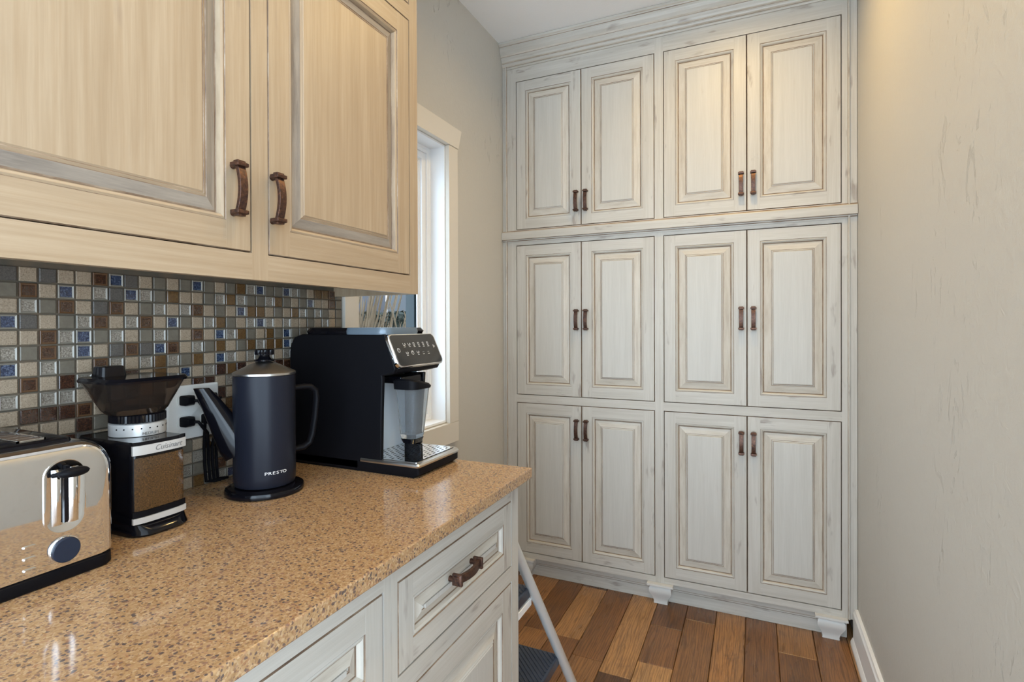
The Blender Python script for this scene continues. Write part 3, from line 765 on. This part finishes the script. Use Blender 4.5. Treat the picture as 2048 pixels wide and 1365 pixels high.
side = Vector((-dr.y, dr.x, 0))
axv = (dr * .088 + Vector((0, 0, .140))).normalized(); nrm = axv.cross(side)
for (d, z, r) in sp:
    c0 = pc + dr * d + Vector((0, 0, z))
    rings.append([tuple(c0 + side * r * .62 * math.cos(a) + nrm * r * math.sin(a)) for a in [2*math.pi*k/24 for k in range(24)]])
# level cut tip
d, z, r = sp[-1]; c0 = pc + dr * d + Vector((0, 0, z))
rings[-1] = [tuple(Vector((v[0], v[1], pc.z + .2385)) + dr * (v[2] - c0.z) * -.2) for v in rings[-1]]
m.loft(rings); m.build('spout', BLKG, PE, og, smooth=50)
hd = Vector((.50, .866, 0)).normalized()
def hp(d, z): return tuple(pc + hd * d + Vector((0, 0, z)))
m = MB(); m.tube([hp(.060, .228), hp(.085, .230), hp(.100, .229), hp(.112, .219), hp(.114, .200), hp(.110, .155), hp(.104, .118), hp(.098, .098), hp(.084, .088), hp(.061, .086)], .0110, 12, flat=.62)
m.build('handle', BLK, PE, og, smooth=60)
# lettering wrapped in letters around the body
word = 'PRESTO'
ang0 = math.atan2(-pc.y, -pc.x) + math.radians(2)
for k, ch in enumerate(word):
    a = ang0 + math.radians(17) + math.radians((k - 2.5) * 7.0)
    t_ = text(ch, 'brand_letter', .0105, WHT, PE, (0, 0, 0), (0, 0, 0), (0, 0, 0), extrude=.0002)
    t_.location = (.0653 * math.cos(a), .0653 * math.sin(a), .050); t_.rotation_euler = (math.radians(90), 0, a + math.radians(90)); t_.scale = (1.25, .85, 1)

# ================================================================== COFFEE MACHINE
cy0, cy1 = 1.0855, 1.2900
og = (-.95, 1.188, CZ)
CM = thing('espresso_machine', 'black automatic espresso machine with milk carafe at the window end of the worktop', 'coffee machine', og)
xb, xf = -1.160, -.854
m = MB()
# rear body silhouette and head as one C-shaped shell
back = [(xb + .045, 1.262), (xb + .018, 1.254), (xb + .006, 1.238), (xb, 1.215), (xb, .93), (xb + .004, .916)]
head = [(-.925, 1.150), (-.850, 1.158), (-.814, 1.166), (-.808, 1.176), (-.838, 1.256), (-.842, 1.262)]
m.prism(back + [(-.925, .916)] + head, cy0 + .0125, cy1, 'y'); m.build('body', BLK, CM, og, bevel=.003)
m = MB(); m.prism(back + [(-.925, .916), (-.925, .9385), (xf, .9385), (xf + .003, 1.07), (xf + .006, 1.150), (-.850, 1.158)] + head[2:], cy0, cy0 + .012, 'y'); m.build('side_panel', BLK, CM, og, bevel=.003)
m = MB(); m.prism([(-.9248, .948), (xf - .012, .948), (xf - .006, 1.07), (xf, 1.153), (-.9248, 1.1495)], cy1 - .012, cy1, 'y'); m.build('side_cheek', BLKG, CM, og, bevel=.003)
SILB = mat('painted_reflection_panel', (.50, .58, .66), .12, .0)  # pale blue base colour stands in for the panel's bright reflection
m = MB(); m.box(-.9246, -.920, cy0 + .0125, cy1 - .0125, .9485, 1.1490); m.build('bay_panel', SILB, CM, og)
# top lid and bean lid
m = MB(); m.loft([Rz(-1.115, -.850, cy0 + .004, cy1 - .004, .03, 1.2622), Rz(-1.118, -.846, cy0 + .002, cy1 - .002, .03, 1.270), Rz(-1.112, -.852, cy0 + .008, cy1 - .008, .03, 1.2785)])
m.build('top_cover', BLKG, CM, og, smooth=40)
LIDB = mat('pale_blue_grey_lid', (.13, .17, .21), .25, .2)
m = MB(); m.loft([Rz(-.978, -.835, cy0 - .0012, cy1 - .05, .03, 1.2615), Rz(-.978, -.833, cy0 - .0025, cy1 - .05, .03, 1.270), Rz(-.976, -.836, cy0 + .0005, cy1 - .052, .03, 1.2792)])
m.build('bean_lid', LIDB, CM, og, smooth=40)
# control panel
pt, pb = Vector((-.838, 0, 1.2605)), Vector((-.800, 0, 1.178))
def panel(y0, y1, ins, off, r):
    up = (pt - pb); L = up.length; up.normalize(); nr = Vector((up.z, 0, -up.x))
    out = []
    for (a, c) in rrect(y0 + ins, y1 - ins, ins, L - ins, r):
        q = pb + up * c + nr * off; out.append((q.x, a, q.z))
    return out
m = MB(); m.loft([panel(cy0 - .002, cy1 + .002, 0, -.004, .016), panel(cy0 - .002, cy1 + .002, 0, .004, .016), panel(cy0 - .002, cy1 + .002, .0015, .0058, .015)]); m.build('panel_frame', CHROME, CM, og, smooth=40)
m = MB(); m.loft([panel(cy0, cy1, .0035, .0050, .012), panel(cy0, cy1, .0035, .0064, .012)]); cpn = m.build('control_panel', mat('grey_gloss_display', (.022, .024, .026), .08), CM, og, smooth=40)
up = (pt - pb).normalized(); nr = Vector((up.z, 0, -up.x)); Lp = (pt - pb).length
def on_panel(yf, hf, off=.0068):
    q = pb + up * (Lp * hf) + nr * off; return Vector((q.x, cy0 + (cy1 - cy0) * yf, q.z))
tilt = math.atan2(up.x, up.z)
def icon(kind, yf, hf, s):
    m = MB(); c = on_panel(yf, hf)
    def pt2(a, b2): q = c + Vector((0, a, 0)) + up * b2; return tuple(q)
    def strip(pts, w=.0005):
        for (p0, p1) in zip(pts, pts[1:]):
            d = Vector((p1[0]-p0[0], p1[1]-p0[1])); 
            if d.length == 0: continue
            d.normalize(); n_ = (-d.y * w, d.x * w)
            m.face([pt2(p0[0]-n_[0], p0[1]-n_[1]), pt2(p1[0]-n_[0], p1[1]-n_[1]), pt2(p1[0]+n_[0], p1[1]+n_[1]), pt2(p0[0]+n_[0], p0[1]+n_[1])])
    if kind == 'cup': strip([(-s, s), (-s*.8, -s*.6), (s*.8, -s*.6), (s, s)]); strip([(s, s*.6), (s*1.5, s*.3), (s*.9, -s*.2)]); strip([(-s, -s*1.6), (s, -s*1.6)])
    if kind == 'tall': strip([(-s*.7, s), (-s*.5, -s), (s*.5, -s), (s*.7, s), (-s*.7, s)]); strip([(-s, -s*1.8), (s, -s*1.8)])
    if kind == 'ring': strip([(1.3*s*math.cos(a*.5236), 1.3*s*math.sin(a*.5236)) for a in range(13)]); strip([(0, 0), (0, s)])
    if kind == 'play': strip([(-s*.6, s), (s, 0), (-s*.6, -s), (-s*.6, s)])
    if kind == 'dots':
        for q in (-1, 0, 1): strip([(q*s*.8, 0), (q*s*.8 + .0008, 0)])
        strip([(-s, -s*1.5), (s, -s*1.5)])
    m.build('touch_icon', WHT, cpn, og, merge=False)
for k, kd in enumerate(('cup', 'cup', 'tall', 'tall', 'tall', 'tall')): icon(kd, .25 + k * .105, .66, .0042)
for k, kd in enumerate(('cup', 'ring', 'cup', 'dots', 'dots')): icon(kd, .25 + k * .118, .40, .0038)
icon('ring', .10, .50, .004); icon('play', .90, .56, .0042)
# spouts and milk carafe
m = MB(); m.box(-.900, -.838, 1.150, 1.240, 1.132, 1.151); m.lathe((-.850, 1.222, 1.132), [(.006, 0), (.005, -.012)], 14); m.lathe((-.850, 1.240, 1.132), [(.006, 0), (.005, -.012)], 14); m.build('coffee_spout', BLKG, CM, og, bevel=.003)
m = MB(); m.lathe((-.850, 1.222, 1.119), [(.0055, 0), (.0055, -.005)], 14); m.lathe((-.850, 1.240, 1.119), [(.0055, 0), (.0055, -.005)], 14); m.build('spout_tip', CHROME, CM, og, smooth=40)
mx, my = -.818, 1.170
m = MB()
oc = [Rz(mx - .022, mx + .022, my - .026, my + .026, .014, .992), Rz(mx - .024, mx + .024, my - .028, my + .028, .014, 1.000), Rz(mx - .032, mx + .034, my - .038, my + .040, .018, 1.112), Rz(mx - .033, mx + .035, my - .039, my + .041, .018, 1.120)]
ic = [Rz(mx - .031, mx + .033, my - .037, my + .039, .016, 1.120), Rz(mx - .030, mx + .032, my - .036, my + .038, .016, 1.112), Rz(mx - .021, mx + .021, my - .025, my + .025, .011, 1.003)]
m.loft(oc + ic); m.build('milk_carafe', CLEAR, CM, og, smooth=40)
m = MB(); m.loft([Rz(mx - .018, mx + .018, my - .022, my + .022, .010, .9795), Rz(mx - .023, mx + .023, my - .027, my + .027, .012, .991)]); m.build('carafe_foot', BLKG, CM, og, smooth=40)
m = MB()
def cpring(i, zl, zr_):
    out = []
    for (a, c) in rrect(mx - .036 + i, mx + .038 - i, my - .043 + i, my + .043 - i, .02): out.append((a, c, zl + (zr_ - zl) * (c - my + .043) / .086))
    return out
m.loft([cpring(0, 1.1205, 1.1205), cpring(-.001, 1.143, 1.124), cpring(.003, 1.148, 1.129), cpring(.012, 1.149, 1.131)]); m.build('carafe_lid', BLK, CM, og, smooth=40)
# base and drip tray
m = MB(); m.loft([Rz(xb + .01, -.755, cy0 + .003, cy1 - .004, [.006, .02, .006, .006], CZ + .0005), Rz(xb, -.742, cy0, cy1, [.006, .022, .006, .006], .921), Rz(xb, -.742, cy0, cy1, [.006, .022, .006, .006], .938)])
m.build('base', BLK, CM, og, smooth=40)
m = MB(); m.loft([Rz(-.920, -.741, cy0 - .001, cy1 + .001, [.008, .024, .004, .004], .9382), Rz(-.920, -.739, cy0 - .002, cy1 + .002, [.008, .024, .004, .004], .943), Rz(-.920, -.742, cy0 - .000, cy1 + .000, [.008, .024, .004, .004], .947), Rz(-.920, -.749, cy0 + .006, cy1 - .006, [.006, .02, .004, .004], .9475)])
tr = m.build('tray_rim', STEEL, CM, og, smooth=40)
m = MB(); m.loft([Rz(-.9195, -.752, cy0 + .009, cy1 - .009, [.005, .018, .003, .003], .9470), Rz(-.9195, -.752, cy0 + .009, cy1 - .009, [.005, .018, .003, .003], .9488)])
gr_ = m.build('drip_grate', CHROME, CM, og, smooth=40)
m = MB()
for i in range(13):
    for j in range(9):
        xx = -.912 + i * .0128; yy = cy0 + .022 + j * .0205 + (.009 if i % 2 else 0)
        if yy > cy1 - .018: continue
        m.face([(xx, yy - .0050, .9490), (xx + .0032, yy - .0058, .9490), (xx + .0032, yy + .0058, .9490), (xx, yy + .0050, .9490)])
o = m.build('grate_slots', BLK, gr_, og, merge=False); o['kind'] = 'stuff'
m = MB(); m.box(-.757, -.7535, cy0 + .012, cy1 - .022, .9489, .9493); m.build('tray_seam', BLK, gr_, og)

# ================================================================== STEP LADDER
og = (-.74, 1.5, 0)
LD = thing('step_stool', 'grey metal folding step stool with dark blue ribbed steps behind the base cabinets', 'step stool', og)
def rail_at(t, side):   # t = height
    k = t / .60
    xr = -.495 - .110 * k; y = 1.680 - .28 * k
    x = xr if side > 0 else -1.48 - xr
    return (x, y, t)
for sd in (1, -1):
    m = MB(); m.tube([rail_at(.012, sd), rail_at(.30, sd), rail_at(.60, sd), rail_at(.70, sd)], .0145, 12); m.build('front_rail', LADDER, LD, og, smooth=60)
    m = MB(); m.tube([rail_at(0.0005, sd), rail_at(.03, sd)], .0155, 12); m.build('rubber_foot', BLK, LD, og, smooth=60)
    a = rail_at(.52, sd)
    m = MB(); m.tube([(a[0] - sd * .060, a[1] - .015, .50), (a[0] - sd * .060, 1.335, .01)], .009, 10); m.build('rear_leg', LADDER, LD, og, smooth=60)
m = MB(); a, b_ = rail_at(.695, 1), rail_at(.695, -1); m.tube([a, (a[0]-.01, a[1]-.005, .715), (a[0]-.04, a[1]-.008, .725), (b_[0]+.04, b_[1]-.008, .725), (b_[0]+.01, b_[1]-.005, .715), b_], .0125, 12); m.build('top_bar', LADDER, LD, og, smooth=60)
for (z, dep) in ((.273, .235), (.527, .120)):
    a = rail_at(z, 1); b_ = rail_at(z, -1); x0, x1 = b_[0] + .010, a[0] - .004; y1 = a[1] + .004; y0 = y1 - dep
    m = MB(); m.box(x0, x1, y0, y1, z - .034, z); st = m.build('step', LADBLUE, LD, og, bevel=.006)
    m = MB()
    n = int((x1 - x0 + dep) / .016)
    for k in range(n):
        s0 = x0 - dep + k * .016 + .012
        # diagonal rib from (s0, y1) to (s0+dep, y0)
        pa, pb_ = [s0, y1 - .008], [s0 + dep - .016, y0 + .008]
        if pa[0] < x0 + .008: d_ = x0 + .008 - pa[0]; pa = [pa[0] + d_, pa[1] - d_]
        if pb_[0] > x1 - .008: d_ = pb_[0] - x1 + .008; pb_ = [pb_[0] - d_, pb_[1] + d_]
        if pb_[0] - pa[0] < .012: continue
        w = .0016
        m.prism([(pa[0] - w, pa[1]), (pb_[0] - w, pb_[1]), (pb_[0] + w, pb_[1]), (pa[0] + w, pa[1])], z + .0002, z + .0022, 'z')
    rb = m.build('tread_ribs', LADBLUE, st, og, merge=False)
m = MB(); a = rail_at(.48, 1); m.box(a[0] - .05, a[0] - .012, 1.35, a[1] - .012, .468, .489); m.build('bracket', WHITE, LD, og, bevel=.002)

# ================================================================== OUTSIDE
m = MB(); m.box(-14, WX - .21, -6, 16, -.25, -.20); structure(m.build('ground', mat('pale_light_bounce_ground', (.42, .41, .39), .9)))  # unseen ground coloured pale to reflect light up onto the ceiling
def grass(x, y, hgt, seed, label):
    rnd = random.Random(seed); T = thing('ornamental_grass', label, 'grass', (x, y, -.20), group='tall feather grasses outside the window')
    mb, mp = MB(), MB()
    for k in range(260):
        a = rnd.uniform(0, 2*math.pi); r0 = rnd.uniform(0, .10); hh = hgt * rnd.uniform(.72, 1.03); ln = rnd.uniform(.02, .26)
        bx, by = r0 * math.cos(a), r0 * math.sin(a); w = rnd.uniform(.0010, .0020); pa = rnd.uniform(0, math.pi)
        wx_, wy_ = w * math.cos(pa), w * math.sin(pa); pts = []
        for j in range(5):
            t_ = j / 4; pts.append((bx + ln * math.cos(a) * t_ ** 1.8, by + ln * math.sin(a) * t_ ** 1.8, hh * t_, (1 - t_ * .6)))
        for p, q in zip(pts, pts[1:]):
            mb.face([(p[0] - wx_*p[3], p[1] - wy_*p[3], p[2]), (p[0] + wx_*p[3], p[1] + wy_*p[3], p[2]), (q[0] + wx_*q[3], q[1] + wy_*q[3], q[2]), (q[0] - wx_*q[3], q[1] - wy_*q[3], q[2])])
        if k % 2 == 0:
            p = pts[-1]; d = Vector((math.cos(a) * .25, math.sin(a) * .25, 1)).normalized()
            c = [Vector(p[:3]) + d * (i * .055) for i in range(-1, 4)]
            mp.tube([tuple(v) for v in c], [.002, .0045, .0055, .004, .001], 5)
    mb.build('foliage', mat('straw_grass', (.11, .062, .024), .8), T, merge=False); mp.build('plume', mat('pale_plume', (.13, .092, .055), .9), T, merge=False)
grass(-2.0, 2.20, 1.58, 1, 'straw feather grass clump standing left in the window view')
grass(-2.6, 3.05, 1.62, 2, 'straw feather grass clump standing mid way in the window view')
grass(-1.85, 2.95, 1.50, 3, 'straw feather grass clump standing right in the window view')
HS = thing('neighbouring_house', 'grey neighbouring house seen through the window behind the feather grasses', 'house', (-8, 9.5, -.2))
def hb(name, x0, x1, y0, y1, z0, z1, mt):
    m = MB(); m.box(x0, x1, y0, y1, z0, z1); return m.build(name, mt, HS, (-8, 9.5, -.2))
hb('wall', -12, -4.2, 9.0, 12, -.2, 4.2, mat('grey_siding', (.05, .05, .058), .8))
wf = hb('window_frame', -6.9, -6.1, 8.95, 9.0, 1.45, 2.7, WHITE); 
m = MB(); m.box(-6.84, -6.16, 8.93, 8.949, 1.50, 2.65); m.build('pane', mat('dark_glass', (.02, .025, .03), .05), wf, (-8, 9.5, -.2))
SHR = mat('evergreen_leaf', (.006, .011, .005), .7)
rnd = random.Random(5); T = thing('hedge', 'low dark evergreen hedge along the wall of the grey house outside', 'hedge', (-6.6, 8.2, -.2)); m = MB()
m.box(-8.8, -4.3, 7.8, 8.7, -.2, 1.40)
for k in range(5000):
    x = rnd.uniform(-8.9, -4.2); t_ = rnd.random()
    c = Vector((x, 7.75 + rnd.uniform(-.05, .05), rnd.uniform(-.2, 1.45))) if t_ < .7 else Vector((x, rnd.uniform(7.75, 8.7), 1.42 + rnd.uniform(-.04, .12)))
    u = Vector((rnd.uniform(-1, 1), rnd.uniform(-1, 1), rnd.uniform(-1, 1))).normalized() * .06
    w = u.cross(Vector((rnd.uniform(-1, 1), rnd.uniform(-1, 1), rnd.uniform(-1, 1)))).normalized() * .03
    m.face([tuple(c - u), tuple(c - w), tuple(c + u), tuple(c + w)])
m.build('foliage', SHR, T, (-6.6, 8.2, -.2), merge=False)
